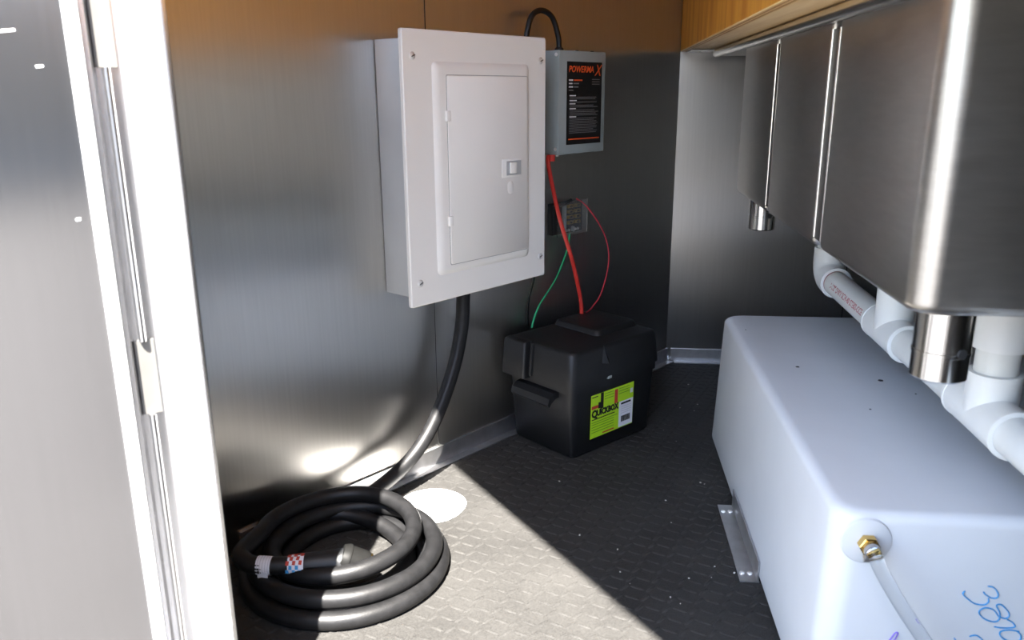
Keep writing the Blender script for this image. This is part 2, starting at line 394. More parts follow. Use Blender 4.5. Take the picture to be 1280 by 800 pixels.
# the open door leaf, swung outwards about 90 degrees
LD = (-DN * math.cos(math.radians(4)) - DT * math.sin(math.radians(4))).normalized(); LN = LD.cross(Z).normalized()
if LN.dot(DT) < 0: LN = -LN
H0 = E_ - DN * 0.0005
dr = thing('door_1', H0, 'open trailer door faced with dull brushed metal and pale edge trim', 'door', kind='structure')
MB().box(H0 + LD * (DOOR_W / 2) - LN * 0.0265 + Z * (HEAD / 2 - 0.02), DOOR_W / 2, 0.02, HEAD / 2, LD, LN, Z).build('core', 'paint_white', dr)
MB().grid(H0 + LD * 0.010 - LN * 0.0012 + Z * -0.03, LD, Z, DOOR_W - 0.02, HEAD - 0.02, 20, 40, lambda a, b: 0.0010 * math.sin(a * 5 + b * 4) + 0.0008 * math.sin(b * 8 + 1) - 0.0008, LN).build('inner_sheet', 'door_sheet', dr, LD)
MB().box(H0 + LD * 0.0065 - LN * 0.0015 + Z * (HEAD / 2 - 0.02), 0.0065, 0.006, HEAD / 2, LD, LN, Z, 0.001).build('edge_trim', 'frame_white', dr)
for (a, z, w) in ((0.064, 0.803, 0.014), (0.036, 0.775, 0.003), (0.024, 0.64, 0.002)):
    MB().box(H0 + LD * a + LN * 0.0003 + Z * z, w, 0.0013, 0.0011, (LD - Z * 0.12).normalized(), LN, (Z + LD * 0.12).normalized(), 0.0003).build('scratch', 'sticker_white', dr)

# floor-to-wall angles
b = MB(); L = S_COR - S_TIP - 0.1; c = (S_COR + S_TIP + 0.1) / 2
b.box(W(c, 0.0032, 0.019), L / 2, 0.0022, 0.019, AU, AN, Z); b.box(W(c, 0.013, 0.0012), L / 2, 0.012, 0.0012, AU, AN, Z)
tag(b.build('baseboard_left', 'angle_metal', None, AU), 'metal angle strip along the foot of the slanted wall', 'baseboard', kind='structure')
b = MB(); b.box(V(0.95, YB - 0.0032, 0.019), 0.72, 0.0022, 0.019); b.box(V(0.96, YB - 0.012, 0.0012), 0.72, 0.012, 0.0012)
tag(b.build('baseboard_back', 'angle_metal', None, X), 'metal angle strip along the foot of the flat side wall', 'baseboard', kind='structure')

# ------------------------------------------------------------------ plywood bulkhead over the sink
bh = thing('wall_bulkhead', V(0.226, 1.1, 0.855), 'orange plywood bulkhead above the sink with raw lower edge', 'wall', kind='structure')
y0, y1 = YN + 0.001, YB - 0.004
MB().box(V(0.226, (y0 + y1) / 2, (0.8555 + CEIL) / 2), 0.009, (y1 - y0) / 2, (CEIL - 0.8555) / 2).build('ply_panel', 'ply_face', bh)
for k in range(5):
    xx = 0.217 + 0.0036 * (k + 0.5)
    MB().box(V(xx, (y0 + y1) / 2, 0.8548 - 0.0003 * (k % 2)), 0.0017, (y1 - y0) / 2 - 0.0005 * k, 0.0014).build('ply_edge', 'ply_light' if k % 2 == 0 else 'ply_dark', bh)
MB().box(V(0.273, (y0 + y1) / 2, 0.874), 0.038, (y1 - y0) / 2, 0.019, bev=0.001).build('bottom_board', 'board_wood', bh)
b = MB().box(V(0.262, 2.205, 0.8515), 0.03, 0.05, 0.0013); o = b.build('bracket_plate', 'angle_metal', bh)
for (xx, yy) in ((0.255, 2.19), (0.262, 2.168)):
    MB().lathe(V(xx, yy, 0.8502), -Z, [(0, 0.004), (0.0015, 0.0038), (0.002, 0.001)], 10).build('screw', 'screw_metal', o)

# ------------------------------------------------------------------ three-compartment sink
sk = thing('sink', V(0.49, 1.31, 0.54), 'long stainless steel three-compartment sink hanging below the plywood bulkhead', 'sink')
def bowl(ya, yb, rf, rn):
    b = MB(); cy = (ya + yb) / 2; hy = (yb - ya) / 2; hx = 0.18
    rings = []
    for k in range(5):
        t = math.radians(90 * k / 4); q = 0.012
        rings.append((0, 0, hx - q + q * math.sin(t), hy - q + q * math.sin(t), (rf, rf, rn, rn), 0.538 + q - q * math.cos(t)))
    rings.append((0, 0, hx, hy, (rf, rf, rn, rn), 0.838))
    b.loft(V(0.49, cy, 0), X, Y, Z, rings, True, False, 6)
    return b
for ya, yb, rf, rn in ((1.515, 1.835, 0.018, 0.006), (1.172, 1.489, 0.006, 0.006), (0.792, 1.136, 0.006, 0.026)):
    bw = bowl(ya, yb, rf, rn).build('compartment', 'sink_steel', sk, sharp=1.2)
# thin bright tubes painting the highlights on the bowls' joint edges
for yy, r_ in ((1.5165, 0.0012), (1.4875, 0.0022), (1.1745, 0.0016), (1.134, 0.0030)):
    MB().tube([V(0.3125, yy, 0.552), V(0.312, yy, 0.69), V(0.312, yy, 0.830)], r_, 8).build('edge_highlight', 'sink_bright', sk)
for ya, yb in ((1.489, 1.515), (1.136, 1.172)):
    MB().box(V(0.49, (ya + yb) / 2, 0.69), 0.1775, (yb - ya) / 2 + 0.01, 0.14).build('slot_shade', 'slot_shade_steel', sk)  # dark filler set nearly flush, painting the shade between the bowls
# top deck with a rolled edge
MB().box(V(0.49, 1.24, 0.840), 0.185, 0.905, 0.003).build('deck', 'sink_steel', sk)
b = MB().tube([V(0.295, 2.145, 0.844), V(0.295, 1.2, 0.844), V(0.295, 0.335, 0.844)], 0.0095, 14)
b.build('rolled_edge', 'sink_bright', sk)
def socket(x, y):
    b = MB().lathe(V(x, y, 0.54), -Z, [(0, 0.0275), (0.045, 0.0275), (0.0455, 0.0282), (0.049, 0.0282), (0.0495, 0.0275), (0.074, 0.0275), (0.076, 0.0255), (0.076, 0.022), (0.04, 0.022)], 32, cap=False)
    o = b.build('leg_socket', 'socket_steel', sk)
    MB().lathe(V(x + 0.010, y - 0.0257, 0.496), V(0.3, -0.95, 0), [(-0.003, 0.0052), (0.0012, 0.0052), (0.0013, 0.001)], 12).build('set_screw_hole', 'dark_gap', o)
for (x, y) in ((0.360, 0.835), (0.362, 1.785), (0.62, 0.835), (0.62, 1.785)): socket(x, y)

# ------------------------------------------------------------------ PVC drain line under the sink
pv = thing('drain_pipe', V(0.482, 1.2, 0.345), 'white plastic drain pipe with tees running below the sink bowls', 'pipe')
def PC(y): return V(0.482, y, 0.372 + 0.012 * (y - 0.96) / 0.7)
def run(ya, yb): return MB().tube([PC(ya), PC(yb)], 0.0242, 24).build('pipe', 'pvc_pipe', pv)
run(1.62, 1.34); run(1.25, 1.03); run(0.90, 0.50)
ad = (PC(0.5) - PC(1.6)).normalized()
def hubring(y, dirn):
    return MB().lathe(PC(y), ad * dirn, [(0, 0.0295), (0.028, 0.0295), (0.0285, 0.0302), (0.0335, 0.0302), (0.034, 0.0285), (0.034, 0.0245)], 28, cap=False)
def tee(y, top=0.05):
    b = MB().lathe(PC(y), ad, [(-0.066, 0.0245), (-0.066, 0.0285), (-0.0655, 0.0302), (-0.061, 0.0302), (-0.0605, 0.0293), (0.0605, 0.0293), (0.061, 0.0302), (0.0655, 0.0302), (0.066, 0.0285), (0.066, 0.0245)], 28, cap=False)
    b.lathe(PC(y), Z, [(0.0, 0.0290), (top, 0.0300), (top + 0.0005, 0.0306), (top + 0.005, 0.0306), (top + 0.0055, 0.0285), (top + 0.0055, 0.0245)], 28, cap=False)
    return b.build('tee', 'pvc_white', pv)
def riser(y, m='pvc_pipe'):
    p = PC(y)
    MB().lathe(p + Z * 0.05, Z, [(0, 0.0242), (0.075, 0.0242)], 24).build('riser', m, pv)
    MB().lathe(p + Z * 0.085, Z, [(0, 0.0245), (0, 0.0295), (0.05, 0.0300), (0.052, 0.034), (0.0805, 0.034)], 28).build('coupling', 'pvc_white', pv)
tee(1.298, 0.075); riser(1.298); tee(0.965); riser(0.965)
# elbow under the far bowl
p = PC(1.655)
pts = [p + V(0, -0.035, 0), p + V(0, -0.005, 0), p + V(0, 0.018, 0.008), p + V(0, 0.03, 0.028), p + V(0, 0.03, 0.06)]
el = MB().tube(pts, 0.0293, 24, 6).build('elbow', 'pvc_white', pv)
MB().lathe(p + V(0, -0.034, 0), -Y, [(0, 0.0250), (0, 0.0305), (0.004, 0.0305), (0.004, 0.0250)], 28, cap=False).build('hub_lip', 'pvc_white', el)
MB().lathe(p + V(0, -0.038, 0), -Y, [(0, 0.0246), (0.0022, 0.02445)], 28, cap=False).build('primer_ring', 'primer_red', el)
MB().lathe(p + V(0, 0.03, 0.05), Z, [(0, 0.0242), (0.06, 0.0242), (0.061, 0.034), (0.106, 0.034)], 24).build('riser', 'pvc_pipe', pv)
# red maker's line printed along the first length of pipe
def on_pipe(a, c, h):
    y = 1.578 - a; ang = math.radians(194) + (c - 0.004) / 0.0242
    q = PC(y); R = 0.0244 + h
    return q + V(math.cos(ang) * R, 0, -math.sin(ang) * R)
text('print', '1-1/2" DWV SCH 40 STE02-CCE', 0.0155, (0, 0, 0), X, Y, 'primer_red', pv, sx=0.92, bend=on_pipe)

# ------------------------------------------------------------------ water tank
tk = thing('water_tank', V(0.54, 1.29, 0), 'big translucent white plastic water tank on the floor under the sink', 'tank')
b = MB(); rings = []; x0t, x1t, y0t, y1t = 0.283, 0.86, 0.858, 1.722; Ht = 0.289
cx, cy, hx, hy = (x0t + x1t) / 2, (y0t + y1t) / 2, (x1t - x0t) / 2, (y1t - y0t) / 2; q = 0.014
for k in range(5):
    t = math.radians(90 * k / 4); rings.append((0, 0, hx + 0.010 - q + q * math.sin(t), hy + 0.004 - q + q * math.sin(t), 0.03, 0.001 + q - q * math.cos(t)))
for k in range(1, 5):
    t = k / 5; rings.append((0, 0, hx + 0.010 * (1 - t), hy + 0.004 * (1 - t), 0.03, q + (Ht - 2 * q) * t))
for k in range(7):
    t = math.radians(90 * k / 6); rings.append((0, 0, hx - q + q * math.cos(t), hy - q + q * math.cos(t), 0.03, Ht - q + q * math.sin(t)))
b.loft(V(cx, cy, 0), X, Y, Z, rings, True, True, 6)
b.build('body', 'tank_poly', tk, sharp=1.3)
for (x, y, r) in ((0.359, 1.374, 0.0035), (0.479, 1.315, 0.0045), (0.421, 1.1825, 0.0018), (0.513, 1.255, 0.0015), (0.31, 1.60, 0.0012)):
    MB().lathe(V(x, y, Ht - 0.0002), Z, [(0, r), (0.0008, r * 0.9), (0.001, 0.0004)], 9).build('speck', 'dark_gap', tk)
FT = V(0.3187, y0t - 0.003, 0.2545)
MB().lathe(FT + Y * 0.004, -Y, [(0, 0.029), (0.0028, 0.0275), (0.0042, 0.022), (0.0050, 0.016), (0.0055, 0.010)], 36).build('boss', 'tank_poly', tk)
ft = MB().lathe(FT - Y * 0.002, -Y, [(0, 0.0118), (0.009, 0.0118), (0.010, 0.0105)], 6, sharp=True)
ft.lathe(FT - Y * 0.012, -Y, [(0, 0.009), (0.003, 0.009), (0.004, 0.0060), (0.0045, 0.0058)], 20)
f_o = ft.build('fitting', 'brass', tk); tag(f_o, 'brass hose fitting')
cl_ = MB().lathe(FT + V(0.0002, -0.0175, -0.0002), -Y, [(0, 0.0080), (0, 0.0090), (0.006, 0.0090), (0.006, 0.0080)], 20, cap=False)
cl_.box(FT + V(-0.006, -0.020, -0.009), 0.0035, 0.003, 0.003, bev=0.0006)
cl_.build('clamp', 'angle_metal', f_o)
# handwriting on the end of the tank
def pen(pts, m, r=0.0008):
    b = MB(); q = []
    for (x, z) in pts: q.append(V(x, y0t - 0.0008 - 0.004 * (1 - z / Ht), z))
    b.tube(q, r, 6, 6); return b.build('handwriting', m, tk)
pen([(0.4577, 0.205), (0.4644, 0.2033), (0.4698, 0.1963), (0.4697, 0.191), (0.4638, 0.19), (0.4561, 0.1944), (0.4539, 0.1974)], 'marker_blue')
pen([(0.4604, 0.1893), (0.4608, 0.1841), (0.4564, 0.1806), (0.4456, 0.182), (0.4349, 0.1898), (0.4317, 0.1939), (0.4338, 0.1972)], 'marker_blue')
pen([(0.4742, 0.1668), (0.4677, 0.1749), (0.4587, 0.1769), (0.4531, 0.1729), (0.4538, 0.1676), (0.4609, 0.1616), (0.4709, 0.1591), (0.4757, 0.1626), (0.4753, 0.1712), (0.4704, 0.1804), (0.4755, 0.1818), (0.4837, 0.1739), (0.486, 0.1676), (0.4816, 0.1641), (0.4751, 0.1669)], 'marker_blue')
pen([(0.4844, 0.1632), (0.4911, 0.1594), (0.4945, 0.1542), (0.4887, 0.1523), (0.48, 0.1517), (0.4719, 0.1527)], 'marker_blue')
pen([(0.4999, 0.1481), (0.4891, 0.1495), (0.4798, 0.1467), (0.4808, 0.1403), (0.4914, 0.1345), (0.5017, 0.1363), (0.5025, 0.1429), (0.4981, 0.148)], 'marker_blue')
pen([(0.4465, 0.1379), (0.4534, 0.1399), (0.4602, 0.1356), (0.4636, 0.1304), (0.463, 0.125)], 'marker_blue')
pen([(0.430, 0.1345), (0.431, 0.1335), (0.4339, 0.1283), (0.440, 0.122)], 'marker_blue')
pen([(0.3573, 0.1239), (0.3609, 0.1319), (0.3639, 0.1372), (0.3667, 0.1367), (0.3648, 0.13), (0.3633, 0.1266), (0.360, 0.118)], 'marker_purple')
# clear hose hanging from the fitting
hp = [FT + V(0.0, -0.0172, 0.0), FT + V(0.0015, -0.025, -0.0025), V(0.3255, 0.822, 0.239), V(0.3475, 0.813, 0.203), V(0.376, 0.81, 0.1624), V(0.407, 0.812, 0.118), V(0.43, 0.82, 0.06), V(0.445, 0.825, 0.0095)]
hz = MB().tube(hp, 0.0078, 16, 8).build('clear_hose', 'hose_clear'); tag(hz, 'clear plastic hose drooping from the brass tank fitting', 'hose')

# metal hold-down angle beside the tank
br = thing('tank_bracket', V(0.262, 1.276, 0), 'galvanised angle bracket screwed to the floor against the tank', 'bracket')
b = MB(); b.prism([(-0.018, -0.124), (0.012, -0.124), (0.012, 0.124), (-0.018, 0.124)], V(0.262, 1.276, 0), X, Y, Z, 0.0014, 0.0034)
b.build('foot', 'angle_metal', br)
MB().box(V(0.2712, 1.276, 0.02), 0.0011, 0.124, 0.0172).build('upright', 'angle_metal', br)
for yy in (1.375, 1.175):
    for xx in (0.2505, 0.263):
        MB().lathe(V(xx, yy, 0.0034), Z, [(0, 0.0045), (0.0016, 0.0042), (0.0028, 0.002)], 10).build('screw', 'screw_metal', br)

# ------------------------------------------------------------------ electrical panel
ep = thing('electrical_panel', W(0.025, 0.045, 0.379), 'off-white electrical breaker panel with hinged door mounted on the metal wall', 'breaker panel')
b = MB().box(W(0.025, 0.0438, 0.617), 0.171, 0.0425, 0.224, AU, AN, Z, 0.0015)
en = b.build('enclosure', 'enclosure_grey', ep)
for z in (0.80, 0.735, 0.66, 0.585, 0.51, 0.445):
    MB().box(W(-0.1464, 0.079, z), 0.0005, 0.006, 0.0012, AU, AN, Z).build('knockout_slot', 'dark_gap', en)
PF = W(0.0254, 0.088, 0.617)   # face of the cover
b = MB()
b.loft(PF, AU, Z, AN, [(0, 0, 0.1862, 0.2382, 0.004, -0.006), (0, 0, 0.1862, 0.2382, 0.004, 0.0002), (0, 0, 0.1845, 0.2365, 0.0035, 0.002)], True, True, 3)
cv = b.build('cover', 'panel_white', ep)
RC = (0.0315 - 0.0254, 0.616 - 0.617)
b = MB(); b.loft(PF, AU, Z, AN, [(*RC, 0.1275, 0.188, 0.010, 0.0019), (*RC, 0.1245, 0.185, 0.010, 0.0045), (*RC, 0.1195, 0.180, 0.009, 0.0075), (*RC, 0.1130, 0.1735, 0.008, 0.0082)], False, True, 5)
b.build('raised_field', 'panel_white', cv)
DC = (0.0395 - 0.0254, 0.6135 - 0.617)
b = MB(); b.loft(PF, AU, Z, AN, [(*DC, 0.1080, 0.1690, 0.003, 0.0080), (*DC, 0.1080, 0.1690, 0.003, 0.0086)], False, True, 3)
b.build('door_gap', 'gap_grey', cv)
b = MB(); b.loft(PF, AU, Z, AN, [(*DC, 0.1066, 0.1676, 0.003, 0.0080), (*DC, 0.1066, 0.1676, 0.003, 0.0096), (*DC, 0.1056, 0.1666, 0.002, 0.0102)], False, True, 3)
do = b.build('panel_door', 'panel_white', ep)
for z in (0.7125, 0.5265):
    MB().box(W(-0.0675, 0.0985, z), 0.0045, 0.0035, 0.009, AU, AN, Z, 0.001).build('hinge', 'panel_white', do)
LC = W(0.1005, 0.098, 0.611)
b = MB(); b.box(LC, 0.029, 0.0012, 0.0175, AU, AN, Z, 0.0008); la = b.build('latch', 'panel_white', do)
MB().box(LC + AN * 0.0012 + AU * 0.004, 0.021, 0.0004, 0.0135, AU, AN, Z).build('latch_recess', 'enclosure_grey', la)
MB().box(LC + AN * 0.003 + AU * 0.001, 0.0085, 0.0025, 0.0105, AU, AN, Z, 0.0012).build('latch_slider', 'panel_white', la)
b = MB(); b.loft(W(0.096, 0.0981, 0.5735), AU, Z, AN, [(0, 0, 0.009, 0.0125, 0.0089, 0), (0, 0, 0.0080, 0.0115, 0.0079, 0.0006)], False, True, 6); b.build('embossed_oval', 'panel_white', do)
for (s, z) in ((-0.1388, 0.812), (0.1955, 0.812), (-0.1388, 0.4215), (0.1955, 0.4215)):
    o = MB().lathe(W(s, 0.0895, z), AN, [(0, 0.0068), (0.0012, 0.0066), (0.0028, 0.0045), (0.0032, 0.0015)], 16).build('screw', 'screw_metal', cv)
    MB().box(W(s, 0.0932, z), 0.0042, 0.0003, 0.0007, (AU + Z * 0.4).normalized(), AN, (Z - AU * 0.4).normalized()).build('slot', 'dark_gap', o)

# ------------------------------------------------------------------ battery charger and its cord
ch = thing('battery_charger', W(0.38, 0.028, 0.622), 'grey metal converter charger box with black label on the metal wall', 'charger')
MB().box(W(0.38, 0.0285, 0.7295), 0.0828, 0.0265, 0.1075, AU, AN, Z, 0.0022, 2).build('case', 'charger_grey', ch)
lb = MB().box(W(0.386, 0.0552, 0.7285), 0.0625, 0.0003, 0.0865, AU, AN, Z).build('label', 'label_black', ch)
def ctext(s, z, txt, size, m, bold=0.0, sx=1.0, shear=0.0): return text('print', txt, size, W(s, 0.0557, z), AU, Z, m, lb, bold=bold, sx=sx, shear=shear)
def bar(s, z, w, h, m, d=0.0557, par=None): return MB().box(W(s + w / 2, d, z), w / 2, 0.0001, h / 2, AU, AN, Z).build('print', m, par or lb)
ctext(0.329, 0.7935, 'POWERMA', 0.0185, 'print_orange', 0.0003, 0.97, 0.2); ctext(0.421, 0.7870, 'X', 0.034, 'print_orange', 0.0, 0.9, 0.35)
bar(0.330, 0.777, 0.014, 0.003, 'print_white'); bar(0.347, 0.777, 0.030, 0.003, 'print_orange')
bar(0.330, 0.770, 0.012, 0.0026, 'print_white'); bar(0.345, 0.770, 0.02, 0.0026, 'print_grey')
bar(0.330, 0.763, 0.014, 0.0026, 'print_white'); bar(0.347, 0.763, 0.016, 0.0026, 'print_grey'); bar(0.330, 0.756, 0.015, 0.0022, 'print_grey')
for z in (0.779, 0.774, 0.769): bar(0.412, z, 0.028, 0.0016, 'print_grey')
z = 0.745; rnd = random.Random(3)
for k in range(24):
    if k in (0, 3, 5, 8, 13): bar(0.333, z, 0.02 + 0.008 * rnd.random(), 0.0022, 'print_white')
    else: bar(0.333, z, 0.085 + 0.02 * rnd.random(), 0.0013, 'print_grey')
    z -= 0.0034
bar(0.330, 0.6535, 0.112, 0.0024, 'print_orange')
for (s, d, z) in ((0.2971, 0.047, 0.828), (0.2971, 0.047, 0.634)):
    MB().lathe(W(s, d, z), -AU, [(0, 0.004), (0.0016, 0.0036), (0.002, 0.001)], 10).build('screw', 'screw_metal', ch)
for s in (0.39, 0.445): MB().lathe(W(s, 0.03, 0.837), Z, [(0, 0.0042), (0.003, 0.0036)], 10).build('top_screw', 'black_plastic', ch)
MB().lathe(W(0.325, 0.032, 0.836), Z, [(0, 0.0095), (0.005, 0.0095), (0.008, 0.0065)], 16).build('strain_relief', 'black_plastic', ch)
MB().lathe(W(0.302, 0.032, 0.622), -Z, [(0, 0.0085), (0.014, 0.008)], 14).build('terminal_boot', 'red_rubber', ch)
MB().lathe(W(0.313, 0.04, 0.622), -Z, [(0, 0.004), (0.004, 0.004)], 12).build('terminal', 'screw_metal', ch)
cd = MB().tube([W(0.325, 0.032, 0.842), W(0.3225, 0.031, 0.866), W(0.3035, 0.03, 0.902), W(0.2695, 0.03, 0.9135), W(0.2385, 0.03, 0.901), W(0.2225, 0.03, 0.8635), W(0.216, 0.032, 0.82), W(0.206, 0.034, 0.79), W(0.199, 0.035, 0.787)], 0.0058, 12, 8).build('charger_cord', 'black_cord')
tag(cd, 'thick black cord arching from charger top to breaker panel', 'cord')

# ------------------------------------------------------------------ fuse block on the wall
fb = thing('fuse_block', W(0.385, 0.012, 0.437), 'small fuse block under a clear cover on the wall below the charger', 'fuse block')
MB().box(W(0.383, 0.0075, 0.474), 0.056, 0.007, 0.036, AU, AN, Z, 0.002).build('base', 'black_plastic', fb)
MB().box(W(0.341, 0.0175, 0.474), 0.012, 0.0035, 0.033, AU, AN, Z, 0.001).build('bus_cover', 'black_plastic', fb)
MB().box(W(0.3665, 0.0180, 0.476), 0.004, 0.004, 0.029, AU, AN, Z, 0.001).build('bus_bar', 'enclosure_grey', fb)
for r_ in range(4):
    for c_ in range(2):
        p = W(0.388 + 0.027 * c_, 0.0175, 0.500 - 0.0125 * r_)
        f_ = MB().box(p, 0.0095, 0.0032, 0.0038, AU, AN, Z, 0.0008).build('fuse', 'fuse_amber', fb)
        MB().box(p + AN * 0.0035, 0.0045, 0.0006, 0.0022, AU, AN, Z).build('fuse_blade', 'dark_gap', f_)
for s in (0.379, 0.387, 0.412, 0.421):
    MB().lathe(W(s, 0.0145, 0.4445), AN, [(0, 0.0034), (0.003, 0.003), (0.0035, 0.001)], 10).build('terminal_screw', 'screw_metal', fb)
MB().box(W(0.4, 0.018, 0.4465), 0.0012, 0.0035, 0.006, AU, AN, Z).build('barrier', 'enclosure_grey', fb)
MB().tube([W(0.345, 0.02, 0.506), W(0.365, 0.021, 0.5085), W(0.3885, 0.021, 0.5145)], 0.0042, 10, 4).build('lug_boot', 'black_plastic', fb)
b = MB(); b.box(W(0.388, 0.0255, 0.474), 0.056, 0.0008, 0.0385, AU, AN, Z); b.build('clear_cover', 'clear_plastic', fb)

# ------------------------------------------------------------------ battery box
th = math.radians(42.5); B2 = V(math.sin(th), math.cos(th), 0); B1 = V(-math.cos(th), math.sin(th), 0)
B0 = V(-0.0341, 1.5672, 0)
def BP(a, l, z): return B0 + B1 * a + B2 * l + Z * z      # a: across, l: along
bb = thing('battery_box', BP(0.095, 0.13, 0), 'black plastic battery box with a lime-green label on the dark floor', 'battery box')
CB = BP(0.093, 0.128, 0)
b = MB(); rr = []
for (z, ex) in ((0.0015, -0.006), (0.008, 0.0), (0.10, 0.004), (0.150, 0.006), (0.1505, 0.009), (0.176, 0.009)):
    rr.append((0, 0, 0.092 + ex, 0.127 + ex * 1.3, 0.014, z))
b.loft(CB, B1, B2, Z, rr, True, True, 5); body = b.build('body', 'black_plastic', bb, sharp=0.9)
b = MB(); b.loft(CB, B1, B2, Z, [(0, 0, 0.104, 0.143, 0.016, 0.168), (0, 0, 0.1035, 0.1425, 0.016, 0.18), (0, 0, 0.099, 0.138, 0.018, 0.232), (0, 0, 0.096, 0.135, 0.017, 0.238), (0, 0, 0.090, 0.129, 0.013, 0.2405)], True, True, 6)
lid = b.build('lid', 'black_plastic', bb, sharp=0.9)
b = MB(); b.loft(CB, B1, B2, Z, [(0.022, 0.062, 0.070, 0.070, 0.012, 0.238), (0.022, 0.062, 0.066, 0.066, 0.012, 0.250), (0.022, 0.062, 0.062, 0.062, 0.010, 0.2525)], False, True, 5)
b.build('raised_hump', 'black_plastic', lid, sharp=0.9)
# proud end-block of the lid with its rib, and the facet on the long side
b = MB(); b.loft(BP(0.0, -0.018, 0), B1, B2, Z, [(0.155, 0.0, 0.036, 0.012, 0.006, 0.160), (0.155, 0.0, 0.036, 0.012, 0.006, 0.18), (0.153, 0.003, 0.034, 0.012, 0.006, 0.236), (0.152, 0.005, 0.031, 0.010, 0.005, 0.241)], True, True, 4)
b.build('end_block', 'black_plastic', lid, sharp=0.9)
MB().tube([BP(0.1105, -0.0175, 0.168), BP(0.1105, -0.0150, 0.205), BP(0.1105, -0.012, 0.238)], 0.0035, 8).build('rib', 'black_plastic', lid)
MB().add([BP(-0.011, 0.074, 0.205), BP(-0.011, 0.100, 0.203), BP(-0.003, 0.086, 0.241), BP(-0.002, 0.087, 0.205), BP(-0.019, 0.087, 0.203)], [(0, 4, 2), (4, 1, 2), (0, 2, 3), (1, 3, 2), (0, 3, 1, 4)]).build('lid_facet', 'black_plastic', lid)
MB().box(BP(-0.0095, 0.1, 0.168), 0.003, 0.006, 0.003, B1, B2, Z, 0.001).build('catch', 'charger_grey', lid)
# end handle
b = MB(); hp_ = [(0.0, 0.150), (-0.016, 0.1475), (-0.030, 0.139), (-0.034, 0.126), (-0.030, 0.120), (-0.024, 0.128), (-0.012, 0.136), (0.0, 0.138)]
b.prism(hp_, BP(0.093, -0.004, 0), B2, Z, B1, -0.058, 0.058); b.build('handle', 'black_plastic', body)
# label
SD = -B1
def LP(l, z, o_=0.0): return BP(-0.0050 - 0.003 * 0 - (0.10 - 0.10) - o_, l, z)
def lquad(name, l0, l1, z0, z1, m, par, o_=0.0):
    off = lambda z: 0.0044 + 0.0023 * (z / 0.15)
    pts = [BP(-off(z) + 0.0038 - o_ , l, z) for (l, z) in ((l0, z0), (l1, z0), (l1, z1), (l0, z1))]
    back = [p + B1 * 0.0004 for p in pts]
    return MB().add(pts + back, [(0, 1, 2, 3), (7, 6, 5, 4), (0, 4, 5, 1), (1, 5, 6, 2), (2, 6, 7, 3), (3, 7, 4, 0)]).build(name, m, par)
OB = 0.0035
st = lquad('label', 0.049, 0.187, 0.037, 0.136, 'label_lime', bb, OB); tag(st, 'lime-green printed product label')
def ltext(l, z, txt, size, m, bold=0.0, sx=1.0): return text('print', txt, size, BP(-(0.0044 + 0.0023 * (z / 0.15)) + 0.0038 - OB - 0.0006, l, z), B2, Z, m, st, bold=bold, sx=sx)
lquad('print', 0.140, 0.186, 0.039, 0.099, 'label_white', st, OB + 0.0004)
lquad('print', 0.079, 0.088, 0.100, 0.1358, 'print_black', st, OB + 0.0004); lquad('print', 0.072, 0.083, 0.102, 0.116, 'print_black', st, OB + 0.0005)
lquad('print', 0.124, 0.134, 0.100, 0.132, 'print_red', st, OB + 0.0004); lquad('print', 0.051, 0.073, 0.104, 0.111, 'print_red', st, OB + 0.0003)
lquad('print', 0.176, 0.184, 0.112, 0.122, 'sticker_grey', st, OB + 0.0004)
ltext(0.0515, 0.0850, 'Q', 0.0225, 'print_black', 0.0011, 1.0)
ltext(0.0680, 0.0865, 'UICKBOX', 0.0185, 'print_black', 0.0011, 0.83)
lquad('print', 0.053, 0.126, 0.0785, 0.0805, 'print_black', st, OB + 0.0004)
for z in (0.072, 0.067, 0.061, 0.055, 0.049): lquad('print', 0.053, 0.134 - 0.01 * (int(z * 1000) % 3), z, z + 0.0016, 'lime_line', st, OB + 0.0004)
lquad('print', 0.088, 0.125, 0.0405, 0.0435, 'print_red', st, OB + 0.0004)
for z in (0.130, 0.124, 0.118): lquad('print', 0.092, 0.121, z, z + 0.0015, 'lime_line', st, OB + 0.0004); lquad('print', 0.138, 0.172, z, z + 0.0015, 'lime_line', st, OB + 0.0004)
lquad('print', 0.052, 0.070, 0.130, 0.132, 'print_black', st, OB + 0.0004)
lquad('print', 0.146, 0.178, 0.0915, 0.0955, 'print_black', st, OB + 0.0008)
for z in (0.085, 0.080, 0.075, 0.070): lquad('print', 0.147, 0.180, z, z + 0.0015, 'sticker_grey', st, OB + 0.0008)
l = 0.148
while l < 0.176:
    w = rnd.choice((0.0008, 0.0012, 0.002)); lquad('print', l, l + w, 0.050, 0.064, 'print_black', st, OB + 0.0008); l += w + rnd.choice((0.0006, 0.001))

# ------------------------------------------------------------------ wires to the battery box
o = MB().tube([(-0.1000, 1.7754, 0.6196), (-0.1000, 1.7702, 0.603), (-0.0901, 1.7763, 0.5509), (-0.0742, 1.7898, 0.4788), (-0.047, 1.8188, 0.3829), (-0.0276, 1.8371, 0.2939), (-0.023, 1.8351, 0.2505)], 0.0047, 10, 8).build('red_battery_cable', 'red_rubber')
tag(o, 'thick red battery cable hanging from charger to battery box', 'cable')
o = MB().tube([(-0.0543, 1.8584, 0.437), (-0.0593, 1.8508, 0.4008), (-0.0831, 1.8174, 0.3395), (-0.1167, 1.7707, 0.2899), (-0.1298, 1.752, 0.2572), (-0.133, 1.7468, 0.2405)], 0.0022, 8, 8).build('green_wire', 'green_rubber')
tag(o, 'thin green wire from fuse block down to battery box lid', 'wire')
o = MB().tube([(-0.1232, 1.7306, 0.395), (-0.1302, 1.745, 0.3491), (-0.1424, 1.757, 0.2983), (-0.1445, 1.762, 0.2405)], 0.0026, 8, 8).build('black_wire', 'black_cord')
tag(o, 'thin black wire from breaker panel down to battery box', 'wire')
